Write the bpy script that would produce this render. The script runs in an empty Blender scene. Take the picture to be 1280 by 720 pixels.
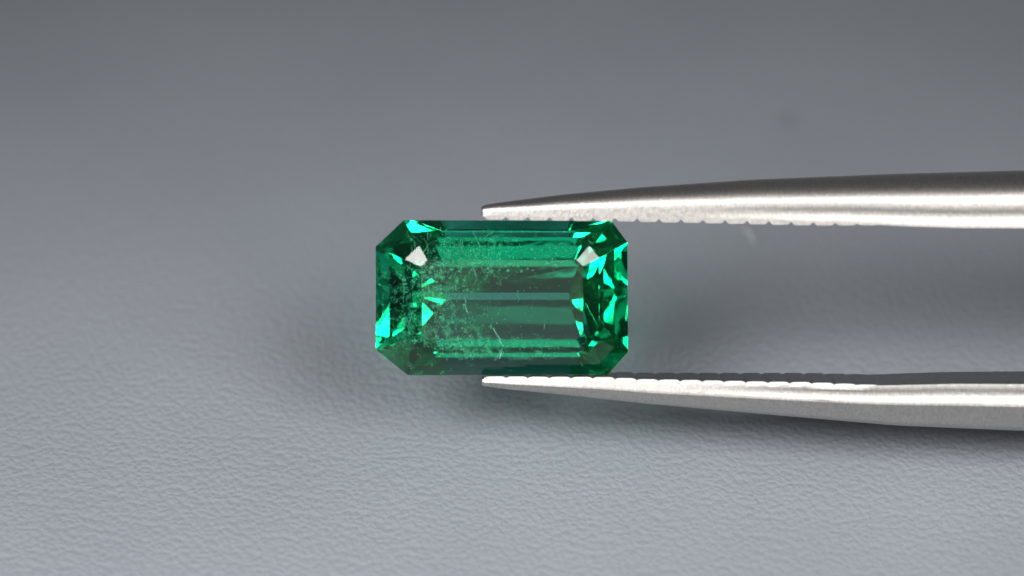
import bpy, bmesh, math, random
from mathutils import Vector, Matrix

# ------------------------------------------------------------------ scale
# 1 Blender unit = 1 cm.  S = size of one measuring step (0.0286 mm) of the stone and tweezers.
sc = bpy.context.scene
sc.unit_settings.system = 'METRIC'
sc.unit_settings.scale_length = 0.01
S = 0.00286
R = math.radians

# ------------------------------------------------------------------ camera
PITCH = R(36)                       # camera looks down by this much
DIST = 10.0                         # camera to stone, cm
GZ = 0.58                           # height of the stone's centre above the mat
G = Vector((0, 0, GZ))
UP = Vector((0, math.sin(PITCH), math.cos(PITCH)))
FWD = Vector((0, math.cos(PITCH), -math.sin(PITCH)))
RIGHT = Vector((1, 0, 0))
cam = bpy.data.cameras.new('Camera')
cam_o = bpy.data.objects.new('Camera', cam)
sc.collection.objects.link(cam_o)
cam.sensor_width = 36
cam.lens = 36 * DIST / (1280 * S)
cam.clip_start = 0.05
cam.clip_end = 1000
cam_o.location = G + RIGHT * 12 * S + UP * 12 * S - FWD * DIST
cam_o.rotation_euler = (math.pi / 2 - PITCH, 0, 0)
cam.dof.use_dof = True
cam.dof.focus_distance = DIST + 0.08
cam.dof.aperture_fstop = cam.lens * 1e-3 / 0.32
sc.camera = cam_o

# ------------------------------------------------------------------ world and lamps
w = bpy.data.worlds.new('World'); sc.world = w; w.use_nodes = True
w.node_tree.nodes['Background'].inputs[0].default_value = (0.84, 0.88, 1.0, 1)
w.node_tree.nodes['Background'].inputs[1].default_value = 0.06

def area(name, loc, target, sx, sy, power, col):
    l = bpy.data.lights.new(name, 'AREA'); l.shape = 'RECTANGLE'; l.size = sx; l.size_y = sy
    l.energy = power; l.color = col
    o = bpy.data.objects.new(name, l); sc.collection.objects.link(o)
    o.location = loc
    o.rotation_euler = (Vector(target) - Vector(loc)).to_track_quat('-Z', 'Y').to_euler()
    return o
LX, LY, LZ, LSX, LSY, LP, AIM = 4.2, -4.4, 6.0, 5.0, 4.0, 315, -1.7
for nm, sx in (('left_lamp', -1), ('right_lamp', 1)):
    lo = area(nm, (sx * LX, LY, LZ), (0, AIM, 0.2), LSX, LSY, LP * (1.16 if sx < 0 else 0.84), (1.0, 0.985, 0.965))
    lo.data.spread = R(116)
area('soft_lamp', (0, -13.5, 11.0), (0, 0, 0.3), 11.0, 7.0, 160, (0.97, 0.98, 1.0))

sc.view_settings.view_transform = 'Standard'
sc.view_settings.look = 'None'
sc.view_settings.exposure = 0
sc.view_settings.gamma = 1
sc.render.engine = 'CYCLES'
cy = sc.cycles
cy.max_bounces = 28; cy.transmission_bounces = 24; cy.glossy_bounces = 16; cy.diffuse_bounces = 2
cy.transparent_max_bounces = 24; cy.volume_bounces = 1
cy.caustics_reflective = True; cy.caustics_refractive = True; cy.blur_glossy = 0.0
cy.sample_clamp_indirect = 12
cy.use_denoising = True

# ------------------------------------------------------------------ helpers
def mat(name):
    m = bpy.data.materials.new(name); m.use_nodes = True
    m.node_tree.nodes.clear()
    return m, m.node_tree.nodes, m.node_tree.links

def node(nt, t, **kw):
    n = nt.new(t)
    for k, v in kw.items():
        if k.startswith('i_'):
            n.inputs[k[2:].replace('_', ' ')].default_value = v
        else:
            setattr(n, k, v)
    return n

def mesh_obj(name, verts, faces, m, parent=None, smooth=False):
    me = bpy.data.meshes.new(name); me.from_pydata([tuple(v) for v in verts], [], faces); me.update()
    o = bpy.data.objects.new(name, me); sc.collection.objects.link(o)
    if m: me.materials.append(m)
    if parent: o.parent = parent
    if smooth:
        for p in me.polygons: p.use_smooth = True
    return o

def tag(o, label=None, cat=None, kind=None, group=None):
    if label: o['label'] = label
    if cat: o['category'] = cat
    if kind: o['kind'] = kind
    if group: o['group'] = group

def lerp(tab, x):
    if x <= tab[0][0]: return tab[0][1]
    for (a, p), (b, q) in zip(tab, tab[1:]):
        if x <= b:
            t = (x - a) / (b - a)
            return p + (q - p) * t
    return tab[-1][1]

# frame of the held stone: local x = right, local y = the stone's short side, local z = table normal
BASE = Matrix.Translation(G) @ Matrix((RIGHT, UP, -FWD)).transposed().to_4x4()

# ------------------------------------------------------------------ the grey mat
m_mat, nt, lk = mat('grey_grained_vinyl')
out = node(nt, 'ShaderNodeOutputMaterial')
bs = node(nt, 'ShaderNodeBsdfPrincipled')
tc = node(nt, 'ShaderNodeTexCoord')
mp = node(nt, 'ShaderNodeMapping'); mp.inputs['Rotation'].default_value = (0, 0, 0.2)
nz = node(nt, 'ShaderNodeTexNoise', i_Scale=9.0, i_Detail=3.0)
mx = node(nt, 'ShaderNodeVectorMath', operation='MULTIPLY_ADD'); mx.inputs[1].default_value = (0.03, 0.03, 0)
lk.new(tc.outputs['Object'], mp.inputs[0]); lk.new(mp.outputs[0], nz.inputs['Vector'])
lk.new(nz.outputs['Color'], mx.inputs[0]); lk.new(mp.outputs[0], mx.inputs[2])
v1 = node(nt, 'ShaderNodeTexVoronoi', feature='SMOOTH_F1', voronoi_dimensions='2D', i_Scale=38.0, i_Smoothness=0.45)
v2 = node(nt, 'ShaderNodeTexVoronoi', feature='SMOOTH_F1', voronoi_dimensions='2D', i_Scale=70.0, i_Smoothness=0.6)
n2 = node(nt, 'ShaderNodeTexNoise', i_Scale=34.0, i_Detail=2.0, i_Roughness=0.5)
for v in (v1, v2, n2): lk.new(mx.outputs[0], v.inputs['Vector'])
a1 = node(nt, 'ShaderNodeMath', operation='MULTIPLY_ADD'); a1.inputs[1].default_value = 0.35
lk.new(v2.outputs['Distance'], a1.inputs[0]); lk.new(v1.outputs['Distance'], a1.inputs[2])
a2 = node(nt, 'ShaderNodeMath', operation='MULTIPLY_ADD'); a2.inputs[1].default_value = 0.35
lk.new(n2.outputs['Fac'], a2.inputs[0]); lk.new(a1.outputs[0], a2.inputs[2])
bp = node(nt, 'ShaderNodeBump', i_Strength=0.5, i_Distance=0.009, invert=True)
lk.new(a2.outputs[0], bp.inputs['Height'])
lk.new(bp.outputs[0], bs.inputs['Normal'])
nc = node(nt, 'ShaderNodeTexNoise', i_Scale=0.9, i_Detail=4.0)
lk.new(tc.outputs['Object'], nc.inputs['Vector'])
cr = node(nt, 'ShaderNodeValToRGB')
cr.color_ramp.elements[0].position = 0.3; cr.color_ramp.elements[0].color = (0.224, 0.243, 0.272, 1)
cr.color_ramp.elements[1].position = 0.7; cr.color_ramp.elements[1].color = (0.246, 0.265, 0.294, 1)
lk.new(nc.outputs['Fac'], cr.inputs[0])
sd = node(nt, 'ShaderNodeVectorMath', operation='DISTANCE'); sd.inputs[1].default_value = (1.22, 2.09, 0)   # a faint old smudge on the mat
sr = node(nt, 'ShaderNodeMapRange'); sr.inputs['From Min'].default_value = 0.0; sr.inputs['From Max'].default_value = 0.07
sr.inputs['To Min'].default_value = 0.3; sr.inputs['To Max'].default_value = 0.0
sm = node(nt, 'ShaderNodeMix', data_type='RGBA'); sm.inputs['B'].default_value = (0.10, 0.105, 0.11, 1)
lk.new(tc.outputs['Object'], sd.inputs[0]); lk.new(sd.outputs['Value'], sr.inputs['Value']); lk.new(sr.outputs[0], sm.inputs['Factor'])
lk.new(cr.outputs[0], sm.inputs['A']); lk.new(sm.outputs['Result'], bs.inputs['Base Color'])
bs.inputs['Roughness'].default_value = 0.5
bs.inputs['Specular IOR Level'].default_value = 0.4
lk.new(bs.outputs[0], out.inputs[0])
L = 60
mat_o = mesh_obj('table_mat', [(-L, -L, 0), (L, -L, 0), (L, L, 0), (-L, L, 0)], [(0, 1, 2, 3)], m_mat)
tag(mat_o, 'grey mat with fine leathery grain lying under the gemstone and tweezers', 'mat', kind='structure')

# ------------------------------------------------------------------ the tweezers
def steel(name, dark, light, rough, bump):
    m, nt, lk = mat(name)
    out = node(nt, 'ShaderNodeOutputMaterial')
    bs = node(nt, 'ShaderNodeBsdfPrincipled')
    tc = node(nt, 'ShaderNodeTexCoord')
    n1 = node(nt, 'ShaderNodeTexNoise', i_Scale=80.0, i_Detail=4.0, i_Roughness=0.65)
    mp = node(nt, 'ShaderNodeMapping'); mp.inputs['Scale'].default_value = (1.6, 0.7, 1)
    lk.new(tc.outputs['Object'], mp.inputs[0]); lk.new(mp.outputs[0], n1.inputs['Vector'])
    bp = node(nt, 'ShaderNodeBump', i_Strength=bump, i_Distance=0.004)
    lk.new(n1.outputs['Fac'], bp.inputs['Height']); lk.new(bp.outputs[0], bs.inputs['Normal'])
    cr = node(nt, 'ShaderNodeValToRGB')
    cr.color_ramp.elements[0].position = 0.3; cr.color_ramp.elements[0].color = dark
    cr.color_ramp.elements[1].position = 0.62; cr.color_ramp.elements[1].color = light
    lk.new(n1.outputs['Fac'], cr.inputs[0]); lk.new(cr.outputs[0], bs.inputs['Base Color'])
    bs.inputs['Metallic'].default_value = 1.0
    bs.inputs['Roughness'].default_value = rough
    lk.new(bs.outputs[0], out.inputs[0])
    return m
m_steel = steel('bead_blasted_steel', (0.42, 0.40, 0.382, 1), (0.57, 0.543, 0.52, 1), 0.42, 0.34)
m_worn_shaded = steel('worn_shaded_steel', (0.03, 0.026, 0.026, 1), (0.40, 0.37, 0.37, 1), 0.22, 1.0)  # polished by wear; base colour darkened to imitate the dark surroundings it reflects

ROLL = R(6)                                       # the tweezers lean back a little from the lens
tw = bpy.data.objects.new('tweezers', None); sc.collection.objects.link(tw)
tw.matrix_world = BASE @ Matrix.Rotation(ROLL, 4, 'X')
tag(tw, 'matt steel tweezers with fine toothed jaws gripping the green gemstone', 'tweezers')

TIP = -26
HALF = [(TIP, 16), (0, 18), (100, 27), (300, 42), (500, 55), (800, 70), (1800, 95), (3000, 95), (4300, 80), (4900, 70)]
UP_IN = [(TIP, 97), (32, 96), (136, 94.5), (172, 93.8), (322, 90.5), (492, 86), (900, 84), (1800, 95), (2800, 80), (3900, 12), (4300, 3), (4900, 3)]
UP_OUT = [(TIP, 113), (-10, 116), (12, 118.5), (72, 125.5), (172, 134), (312, 142.5), (492, 148.5), (800, 155), (1800, 172), (2800, 150), (3900, 60), (4300, 45), (4900, 42)]
LO_IN = [(TIP, -98.4), (132, -99.2), (172, -101.5), (332, -104.5), (492, -106.5), (900, -108), (1800, -108), (2800, -80), (3900, -12), (4300, -3), (4900, -3)]
LO_OUT = [(TIP, -111), (12, -117), (72, -123.5), (172, -135), (312, -148.5), (492, -165), (640, -172), (900, -178), (1800, -178), (2800, -140), (3900, -60), (4300, -45), (4900, -42)]
TOOTH_H = 3.4

def arm(side, tin, tout):
    sg = 1 if side == 'up' else -1
    xs = [TIP, TIP + 1.2, TIP + 3, TIP + 6, TIP + 11]
    x = TIP + 20
    while x < 660: xs.append(x); x += 16
    while x < 4900: xs.append(x); x += 80
    xs.append(4900)
    verts = []; faces = []
    cols = None
    for x in xs:
        W = lerp(HALF, x)
        e = min(1.0, max(0.0, (x - TIP) / 11.0)); e = math.sqrt(max(0.0, 1 - (1 - e) ** 2))
        W *= 0.8 + 0.2 * e
        a = lerp(tin, x); b = lerp(tout, x)
        a = a + sg * TOOTH_H * (1 - min(1.0, max(0.0, (x - 440) / 120)))
        mid = (a + b) / 2
        k = 0.88 + 0.12 * e
        a = mid + (a - mid) * k; b = mid + (b - mid) * k
        H = abs(b - a)
        g = min(1.0, max(0.0, (x - 230) / 150))          # the groove along the flank starts a little behind the tip
        side_ = [(W, 0.0), (W, 0.10), (W * (1 - 0.01 * g), 0.13), (W * (1 - 0.016 * g), 0.20), (W * (1 - 0.018 * g), 0.25), (W * (1 - 0.01 * g), 0.31)]
        if sg < 0: side_ = [(p * (0.955 + 0.045 * q / 0.36), q) for p, q in side_]
        if sg > 0: back = [(1, 0.37), (0.995, 0.48), (0.975, 0.58), (0.93, 0.67), (0.84, 0.77), (0.69, 0.86), (0.48, 0.935), (0.25, 0.98), (0, 1.0)]
        else: back = [(1, 0.36), (1, 0.43), (0.98, 0.46), (0.90, 0.60), (0.80, 0.74), (0.68, 0.86), (0.50, 0.945), (0.26, 0.985), (0, 1.0)]
        blunt = max(0.0, 1 - (x - TIP) / 70.0) * 0.5       # towards the tip the back is squarer
        half = side_ + [(W * (p + (1 - p) * blunt * (1 if q < 0.97 else 0)), q) for p, q in back]
        prof = half + [(-p, q) for p, q in reversed(half[:-1])]
        cols = len(prof)
        for p, q in prof:
            v = a + sg * q * H
            v = (v + W * math.sin(ROLL)) / math.cos(ROLL)
            verts.append((x * S, v * S, p * S))
    n = len(xs)
    for i in range(n - 1):
        for j in range(cols):
            k = (j + 1) % cols
            f = (i * cols + j, (i + 1) * cols + j, (i + 1) * cols + k, i * cols + k)
            faces.append(f if sg < 0 else f[::-1])
    f0 = tuple(range(cols)); f1 = tuple((n - 1) * cols + j for j in range(cols))
    faces += [f0 if sg < 0 else f0[::-1], f1[::-1] if sg < 0 else f1]
    o = mesh_obj('arm', verts, faces, m_steel, tw, smooth=True)
    o.data.materials.append(m_worn_shaded)                       # worn-smooth toothed inner face, its shade painted into the dark base colour
    for i in range(n - 1): o.data.polygons[i * cols + cols - 1].material_index = 1
    o.data.set_sharp_from_angle(angle=R(38 if sg > 0 else 18))
    return o

rng = random.Random(4)
for side, tin, tout, lab in (('up', UP_IN, UP_OUT, 'upper arm, dark along its rounded back'), ('lo', LO_IN, LO_OUT, 'lower arm with pale flank and dark toothed inner face')):
    sg = 1 if side == 'up' else -1
    ao = arm(side, tin, tout); tag(ao, lab)
    x = -9.0
    pitch = 27.0
    while x < 470:
        W = (lerp(HALF, x) + 0.3) * (1.0 if sg > 0 else 0.958)
        fade = 1.0 if x < 380 else max(0.35, 1 - (x - 380) / 120)
        top = lerp(tin, x); base = top + sg * (TOOTH_H + 2.0)
        top = top + sg * TOOTH_H * (1 - fade)
        dip = (3.6 if sg > 0 else 1.6) * fade
        bw = pitch * 0.499; cw = pitch * 0.34
        prof = [(-bw, base), (-bw, top + sg * dip), (-bw + 1.2, top + sg * dip * 0.9), (-cw - 1.6, top + sg * dip * 0.35), (-cw, top + sg * 0.15), (-cw + 3, top),
                (cw - 3, top), (cw, top + sg * 0.15), (cw + 1.6, top + sg * dip * 0.35), (bw - 1.2, top + sg * dip * 0.9), (bw, top + sg * dip), (bw, base)]
        vs = []
        for ww in (W, -W):
            for px, v in prof:
                vv = (v + lerp(HALF, x) * math.sin(ROLL)) / math.cos(ROLL)
                lean = 0.0 if sg > 0 else 0.22 * abs(v - base)       # the lower jaw's teeth lean back with its flank
                vs.append(((x + px) * S, vv * S, (ww - math.copysign(lean, ww)) * S))
        m = len(prof)
        fs = [tuple(range(m)), tuple(range(2 * m - 1, m - 1, -1))]
        for j in range(m):
            k = (j + 1) % m
            fs.append((j, m + j, m + k, k))
        if sg < 0: pass
        t = mesh_obj('tooth', vs, fs, m_steel, ao)
        t.data.materials.append(m_worn_shaded)
        for p in t.data.polygons[2:]: p.material_index = 1
        bm = bmesh.new(); bm.from_mesh(t.data); bmesh.ops.recalc_face_normals(bm, faces=bm.faces); bm.to_mesh(t.data); bm.free()
        x += pitch

# ------------------------------------------------------------------ the emerald
CG, CB = 0.924, 0.835
DENS = 10.5
TX, TY = 3.4, 1.0
PD, CH = 0.82, 1.0
m_em, nt, lk = mat('emerald')
out = node(nt, 'ShaderNodeOutputMaterial')
gl = node(nt, 'ShaderNodeBsdfGlass', i_Roughness=0.0, i_IOR=1.58)
gl.inputs['Color'].default_value = (1, 1, 1, 1)
tcg = node(nt, 'ShaderNodeTexCoord')
ng = node(nt, 'ShaderNodeTexNoise', i_Scale=9.0, i_Detail=2.0)
bg = node(nt, 'ShaderNodeBump', i_Strength=0.5, i_Distance=0.0012)
lk.new(tcg.outputs['Object'], ng.inputs['Vector']); lk.new(ng.outputs['Fac'], bg.inputs['Height']); lk.new(bg.outputs[0], gl.inputs['Normal'])
va = node(nt, 'ShaderNodeVolumeAbsorption', i_Density=DENS)
va.inputs['Color'].default_value = (0.42, CG, CB, 1)
lk.new(gl.outputs[0], out.inputs['Surface']); lk.new(va.outputs[0], out.inputs['Volume'])

em = bpy.data.objects.new('emerald', None); sc.collection.objects.link(em)
em.matrix_world = BASE @ Matrix.Rotation(R(TX), 4, 'X') @ Matrix.Rotation(R(TY), 4, 'Y')
tag(em, 'green step-cut emerald with cut corners held upright between the tweezer tips', 'gemstone')

gird = [(-158, 64), (-123, 97), (136, 96), (156, 69), (157, -68), (132, -96), (-118, -97), (-158, -65)]
table = [(-101, 41), (-93, 49), (91, 49), (99, 41), (99, -42), (91, -50), (-93, -50), (-101, -42)]
KL, KR = -70, 86
keel = [(KL, 1.5), (KL + 2, 3), (KR - 2, 3), (KR, 1.5), (KR, -4.5), (KR - 2, -6), (KL + 2, -6), (KL, -4.5)]
E1 = 0.65                                          # how far the end step of the pavilion has come in
def mixring(a, b, t, z, tx=None):
    tx = t if tx is None else tx
    return [((p[0] + (q[0] - p[0]) * tx), (p[1] + (q[1] - p[1]) * t), z) for p, q in zip(a, b)]
rings = [mixring(gird, table, 1.0, 38), mixring(gird, table, 0.64, 31), mixring(gird, table, 0.30, 20), mixring(gird, table, 0.0, 4),
         mixring(gird, table, 0.0, -4), mixring(gird, keel, 0.45, -72, E1), mixring(gird, keel, 1.0, -124)]
vs = [(p[0] * S, p[1] * S, p[2] * S * (CH if p[2] > 0 else PD)) for r in rings for p in r]
fs = [tuple(range(8))]
for r in range(len(rings) - 1):
    for j in range(8):
        k = (j + 1) % 8
        fs.append((r * 8 + j, r * 8 + k, (r + 1) * 8 + k, (r + 1) * 8 + j))
fs.append(tuple((len(rings) - 1) * 8 + j for j in range(7, -1, -1)))
st = mesh_obj('stone', vs, fs, m_em, em)
bm = bmesh.new(); bm.from_mesh(st.data); bmesh.ops.recalc_face_normals(bm, faces=bm.faces); bm.to_mesh(st.data); bm.free()

# ---- inclusions inside the stone
m_inc, nt, lk = mat('pale_inclusion')
out = node(nt, 'ShaderNodeOutputMaterial')
d = node(nt, 'ShaderNodeBsdfDiffuse'); d.inputs[0].default_value = (0.38, 0.85, 0.62, 1)
t = node(nt, 'ShaderNodeBsdfTranslucent'); t.inputs[0].default_value = (0.38, 0.85, 0.62, 1)
g = node(nt, 'ShaderNodeBsdfGlossy', i_Roughness=0.15); g.inputs[0].default_value = (0.7, 0.8, 0.75, 1)
a = node(nt, 'ShaderNodeMixShader', i_Fac=0.5); lk.new(d.outputs[0], a.inputs[1]); lk.new(t.outputs[0], a.inputs[2])
b = node(nt, 'ShaderNodeMixShader', i_Fac=0.18); lk.new(a.outputs[0], b.inputs[1]); lk.new(g.outputs[0], b.inputs[2])
lk.new(b.outputs[0], out.inputs['Surface'])

m_veil, nt, lk = mat('veil_inclusion')
out = node(nt, 'ShaderNodeOutputMaterial')
d = node(nt, 'ShaderNodeBsdfTranslucent'); d.inputs[0].default_value = (0.45, 0.85, 0.65, 1)
d2 = node(nt, 'ShaderNodeBsdfDiffuse'); d2.inputs[0].default_value = (0.45, 0.85, 0.65, 1)
dd = node(nt, 'ShaderNodeMixShader', i_Fac=0.6); lk.new(d.outputs[0], dd.inputs[1]); lk.new(d2.outputs[0], dd.inputs[2])
tr = node(nt, 'ShaderNodeBsdfTransparent')
tc = node(nt, 'ShaderNodeTexCoord')
nz = node(nt, 'ShaderNodeTexNoise', i_Scale=44.0, i_Detail=8.0, i_Roughness=0.7)
lk.new(tc.outputs['Object'], nz.inputs['Vector'])
cr = node(nt, 'ShaderNodeValToRGB')
cr.color_ramp.elements[0].position = 0.50; cr.color_ramp.elements[0].color = (0, 0, 0, 1)
cr.color_ramp.elements[1].position = 0.60; cr.color_ramp.elements[1].color = (0.4, 0.4, 0.4, 1)
lk.new(nz.outputs['Fac'], cr.inputs[0])
at = node(nt, 'ShaderNodeAttribute', attribute_name='feather_density')
ml = node(nt, 'ShaderNodeMath', operation='MULTIPLY'); lk.new(cr.outputs[0], ml.inputs[0]); lk.new(at.outputs['Fac'], ml.inputs[1])
b = node(nt, 'ShaderNodeMixShader'); lk.new(ml.outputs[0], b.inputs[0]); lk.new(tr.outputs[0], b.inputs[1]); lk.new(dd.outputs[0], b.inputs[2])
lk.new(b.outputs[0], out.inputs['Surface'])

rng = random.Random(11)
def blob(vs, fs, c, r, squash):
    """a small rough crystal: an octahedron pulled out of shape"""
    k = len(vs)
    ax = Matrix.Rotation(rng.uniform(0, 6.28), 3, 'Z') @ Matrix.Rotation(rng.uniform(-0.5, 0.5), 3, 'X')
    for d in ((1, 0, 0), (-1, 0, 0), (0, 1, 0), (0, -1, 0), (0, 0, 1), (0, 0, -1)):
        p = Vector(d) * r * rng.uniform(0.6, 1.3)
        p.y *= squash
        p = ax @ p + Vector(c)
        vs.append(p * S)
    for a, b2, c2 in ((0, 2, 4), (2, 1, 4), (1, 3, 4), (3, 0, 4), (2, 0, 5), (1, 2, 5), (3, 1, 5), (0, 3, 5)):
        fs.append((k + a, k + b2, k + c2))
def thread(vs, fs, pts, r):
    """a fine growth tube or needle, three-sided"""
    k = len(vs)
    for i, p in enumerate(pts):
        rr = r * (0.4 if i in (0, len(pts) - 1) else 1.0)
        for a in (0.3, 2.4, 4.5):
            vs.append((Vector(p) + Vector((math.cos(a) * rr, math.sin(a) * rr * 0.3, math.sin(a) * rr))) * S)
    for i in range(len(pts) - 1):
        for j in range(3):
            m = (j + 1) % 3
            fs.append((k + i * 3 + j, k + i * 3 + m, k + i * 3 + 3 + m, k + i * 3 + 3 + j))
def depth_ok(x, y, z):
    fx = max(abs(x) / 150.0, abs(y) / 90.0)
    return z < 30 - 26 * max(0, fx - 0.55) / 0.45 and z > -100 * (1 - fx) - 4
def spot(cx, sx, cy_, sy, zlo, zhi):
    while True:
        p = (rng.gauss(cx, sx), rng.gauss(cy_, sy), rng.uniform(zlo, zhi))
        if depth_ok(*p): return p
vs, fs = [], []
for i in range(150): blob(vs, fs, spot(-84, 44, 4, 48, -45, 26), rng.choice((0.5, 0.7, 0.9, 1.3)), rng.uniform(0.6, 1.6))
for i in range(60): blob(vs, fs, spot(30, 50, 10, 40, -55, 26), rng.choice((0.4, 0.5, 0.8)), 1)
for i in range(46):
    x = -45 + i * 2.8 + rng.uniform(-1.5, 1.5)
    blob(vs, fs, (x, 1 + rng.gauss(0, 0.7) + 0.015 * x, 12), rng.uniform(0.4, 0.9), 0.6)
for i in range(40): blob(vs, fs, (rng.gauss(-70, 16), 12 + rng.gauss(0, 2.2), rng.uniform(2, 14)), rng.uniform(0.8, 2.2), 0.7)
for cx, cy_, n, sx, sy in ((-92, 34, 70, 12, 12), (-60, 24, 60, 14, 8), (-48, 46, 60, 18, 10), (20, 36, 60, 40, 5), (60, 50, 30, 30, 4), (-75, -40, 60, 22, 12), (40, -52, 26, 40, 8), (-110, -8, 40, 8, 12)):
    for i in range(n):
        if i % 2: blob(vs, fs, spot(cx, sx, cy_, sy, -10, 22), rng.choice((0.4, 0.5, 0.7, 1.0, 1.9)), rng.uniform(0.5, 1.5))
for i in range(34): blob(vs, fs, spot(-84, 30, 6, 44, -8, 20), rng.uniform(1.8, 3.2), rng.uniform(0.4, 1.0))
tag(mesh_obj('crystal_inclusion', vs, fs, m_inc, em), 'specks of pale crystals scattered through the cloudy left half', kind='stuff')
vs, fs = [], []
for i in range(34):
    p = Vector(spot(-70, 40, 5, 38, -25, 24)); n = rng.randint(3, 6); ln = rng.uniform(5, 16)
    pts = [p + Vector((rng.gauss(0, 1.1), (j / (n - 1) - 0.5) * ln, rng.gauss(0, 1.0))) for j in range(n)]
    thread(vs, fs, pts, rng.uniform(0.25, 0.55))
for i in range(150):                                  # short crooked cracks
    p = Vector(spot(-84, 46, 4, 50, -18, 24)); an = rng.uniform(0, 3.14); ln = rng.uniform(3, 9)
    n = rng.randint(3, 5); pts = []
    for j in range(n):
        pts.append(p.copy()); an += rng.gauss(0, 0.7)
        p = p + Vector((math.cos(an), math.sin(an), rng.gauss(0, 0.3))) * ln / n
    thread(vs, fs, pts, rng.uniform(0.2, 0.5))
for i in range(40):                                   # flecks along the upper and lower steps
    p = Vector((rng.uniform(-20, 110), rng.choice((56, 66, 76, -58, -70)) + rng.gauss(0, 3), rng.uniform(0, 10))); ln = rng.uniform(2, 7)
    thread(vs, fs, [p, p + Vector((ln * 0.5, rng.gauss(0, 1.2), 0)), p + Vector((ln, rng.gauss(0, 1.5), 0))], rng.uniform(0.2, 0.5))
for y0, x0, x1, z0 in ((44, -20, 96, 20), (24, -80, -30, 16), (33, -70, -12, 16), (50, -60, 4, 12), (-52, 10, 86, 16), (2, -20, 84, 10)):  # first row imitates the bright line of the table's upper edge
    x = x0
    while x < x1:
        ln = rng.uniform(3, 16)
        thread(vs, fs, [(x + ln * j / 3, y0 + rng.gauss(0, 0.25), z0) for j in range(4)], rng.uniform(0.2, 0.45))
        x += ln + rng.uniform(1, 14)
for pts in ([(-12, -36, 14), (-8, -44, 14), (-3, -50, 13), (1, -56, 12)], [(1, -56, 12), (-2, -64, 11), (-4, -72, 10)], [(-3, -50, 13), (6, -52, 14), (12, -50, 14)],
            [(-10, -74, 8), (-5, -66, 10), (1, -56, 12)]):
    thread(vs, fs, pts, 0.6)
for i in range(16):                                   # longer healed cracks running across the cloudy half
    p = Vector(spot(-80, 34, 0, 40, -6, 22)); an = rng.choice((1.57, 1.3, 0.1, 2.2)) + rng.gauss(0, 0.25); pts = []
    for j in range(7):
        pts.append(p.copy()); an += rng.gauss(0, 0.22)
        p = p + Vector((math.cos(an), math.sin(an), 0)) * 3.6
    thread(vs, fs, pts, rng.uniform(0.35, 0.6))
tag(mesh_obj('needle_inclusion', vs, fs, m_inc, em), 'fine pale needles, and threads imitating a bright facet edge, running across the stone', kind='stuff')
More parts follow.
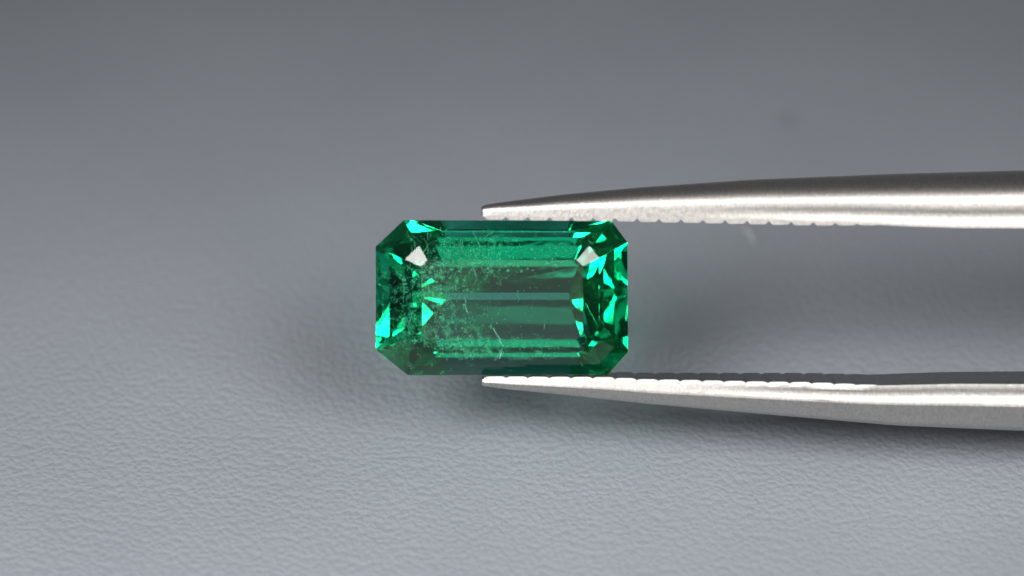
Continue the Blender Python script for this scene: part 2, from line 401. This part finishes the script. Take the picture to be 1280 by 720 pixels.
def veil(c, rx, ry, tx, ty, seed):
    """a healed fissure: a thin crumpled lens, dense at its heart and thinning to nothing at the rim"""
    r2 = random.Random(seed); vs = []; fs = []; dens = []; n = 18
    rot = Matrix.Rotation(tx, 3, 'X') @ Matrix.Rotation(ty, 3, 'Y')
    wob = [r2.uniform(0.7, 1.15) for i in range(n)]
    rad = (0.35, 0.7, 1.0)
    for zz in (1, -1):
        dz = [r2.gauss(0, 1.5) for i in range(n)] if zz == 1 else dz
        vs.append((Vector(c) + rot @ Vector((0, 0, zz * 0.8))) * S); dens.append(1.0)
        for q, t in enumerate(rad):
            for i in range(n):
                a = 6.283 * i / n
                vs.append((Vector(c) + rot @ Vector((math.cos(a) * rx * t * wob[i], math.sin(a) * ry * t * wob[i], zz * 0.8 * (1.02 - t) + dz[i] * t * (1.4 - t)))) * S)
                dens.append((1.0, 0.55, 0.0)[q])
    h = 1 + 3 * n
    for s0 in (0, h):
        for i in range(n):
            k = (i + 1) % n
            t = [(s0, s0 + 1 + i, s0 + 1 + k)]
            for q in range(2):
                o = s0 + 1 + q * n
                t.append((o + i, o + n + i, o + n + k, o + k))
            fs += t if s0 == 0 else [f[::-1] for f in t]
    for i in range(n):
        k = (i + 1) % n; o = 1 + 2 * n
        fs.append((o + i, h + o + i, h + o + k, o + k))
    ob = mesh_obj('feather_inclusion', vs, fs, m_veil, em, smooth=True)
    at = ob.data.attributes.new('feather_density', 'FLOAT', 'POINT')
    for i, d in enumerate(dens): at.data[i].value = d
for a in (((-85, 22, -6), 46, 34, 0.2, 0.5, 1), ((-66, -42, -4), 56, 30, -0.3, 0.2, 2), ((-112, -34, -12), 32, 30, 0.3, -0.4, 3), ((-50, 50, -4), 52, 30, 0.4, 0.1, 4),
          ((-18, 48, -20), 54, 30, -0.2, 0.3, 5), ((-95, 5, -24), 44, 50, 0.1, -0.4, 6), ((-36, -58, -8), 56, 22, -0.4, 0.1, 7), ((-60, 8, -14), 40, 34, 0.2, 0.3, 8),
          ((66, 52, -8), 40, 14, 0.5, 0.0, 9), ((36, -60, -10), 50, 18, -0.5, 0.0, 10)):
    veil(*a)

# ------------------------------------------------------------------ a stray fibre on the mat
m_lint, nt, lk = mat('pale_lint')
out = node(nt, 'ShaderNodeOutputMaterial'); bs = node(nt, 'ShaderNodeBsdfPrincipled', i_Roughness=0.8)
nz = node(nt, 'ShaderNodeTexNoise', i_Scale=40.0)
cr = node(nt, 'ShaderNodeValToRGB'); cr.color_ramp.elements[0].color = (0.5, 0.52, 0.56, 1); cr.color_ramp.elements[1].color = (0.72, 0.74, 0.78, 1)
lk.new(nz.outputs['Fac'], cr.inputs[0]); lk.new(cr.outputs[0], bs.inputs['Base Color']); lk.new(bs.outputs[0], out.inputs[0])
vs, fs = [], []
for i in range(9):
    t = i / 8
    c = Vector((0.975 + 0.06 * t - 0.03 * t * t, 1.25 - 0.085 * t, 0.004 + 0.012 * math.sin(t * 3.1)))
    for a in range(5):
        vs.append(c + Vector((math.cos(a * 1.2566) * 0.004, 0, math.sin(a * 1.2566) * 0.004)))
for i in range(8):
    for a in range(5):
        b = (a + 1) % 5
        fs.append((i * 5 + a, i * 5 + b, i * 5 + 5 + b, i * 5 + 5 + a))
fs += [tuple(range(5)), tuple(range(44, 39, -1))]
lint = mesh_obj('lint_fibre', vs, fs, m_lint, None, smooth=True)
tag(lint, 'tiny pale curved lint fibre lying on the grey mat behind the tweezers', 'lint')
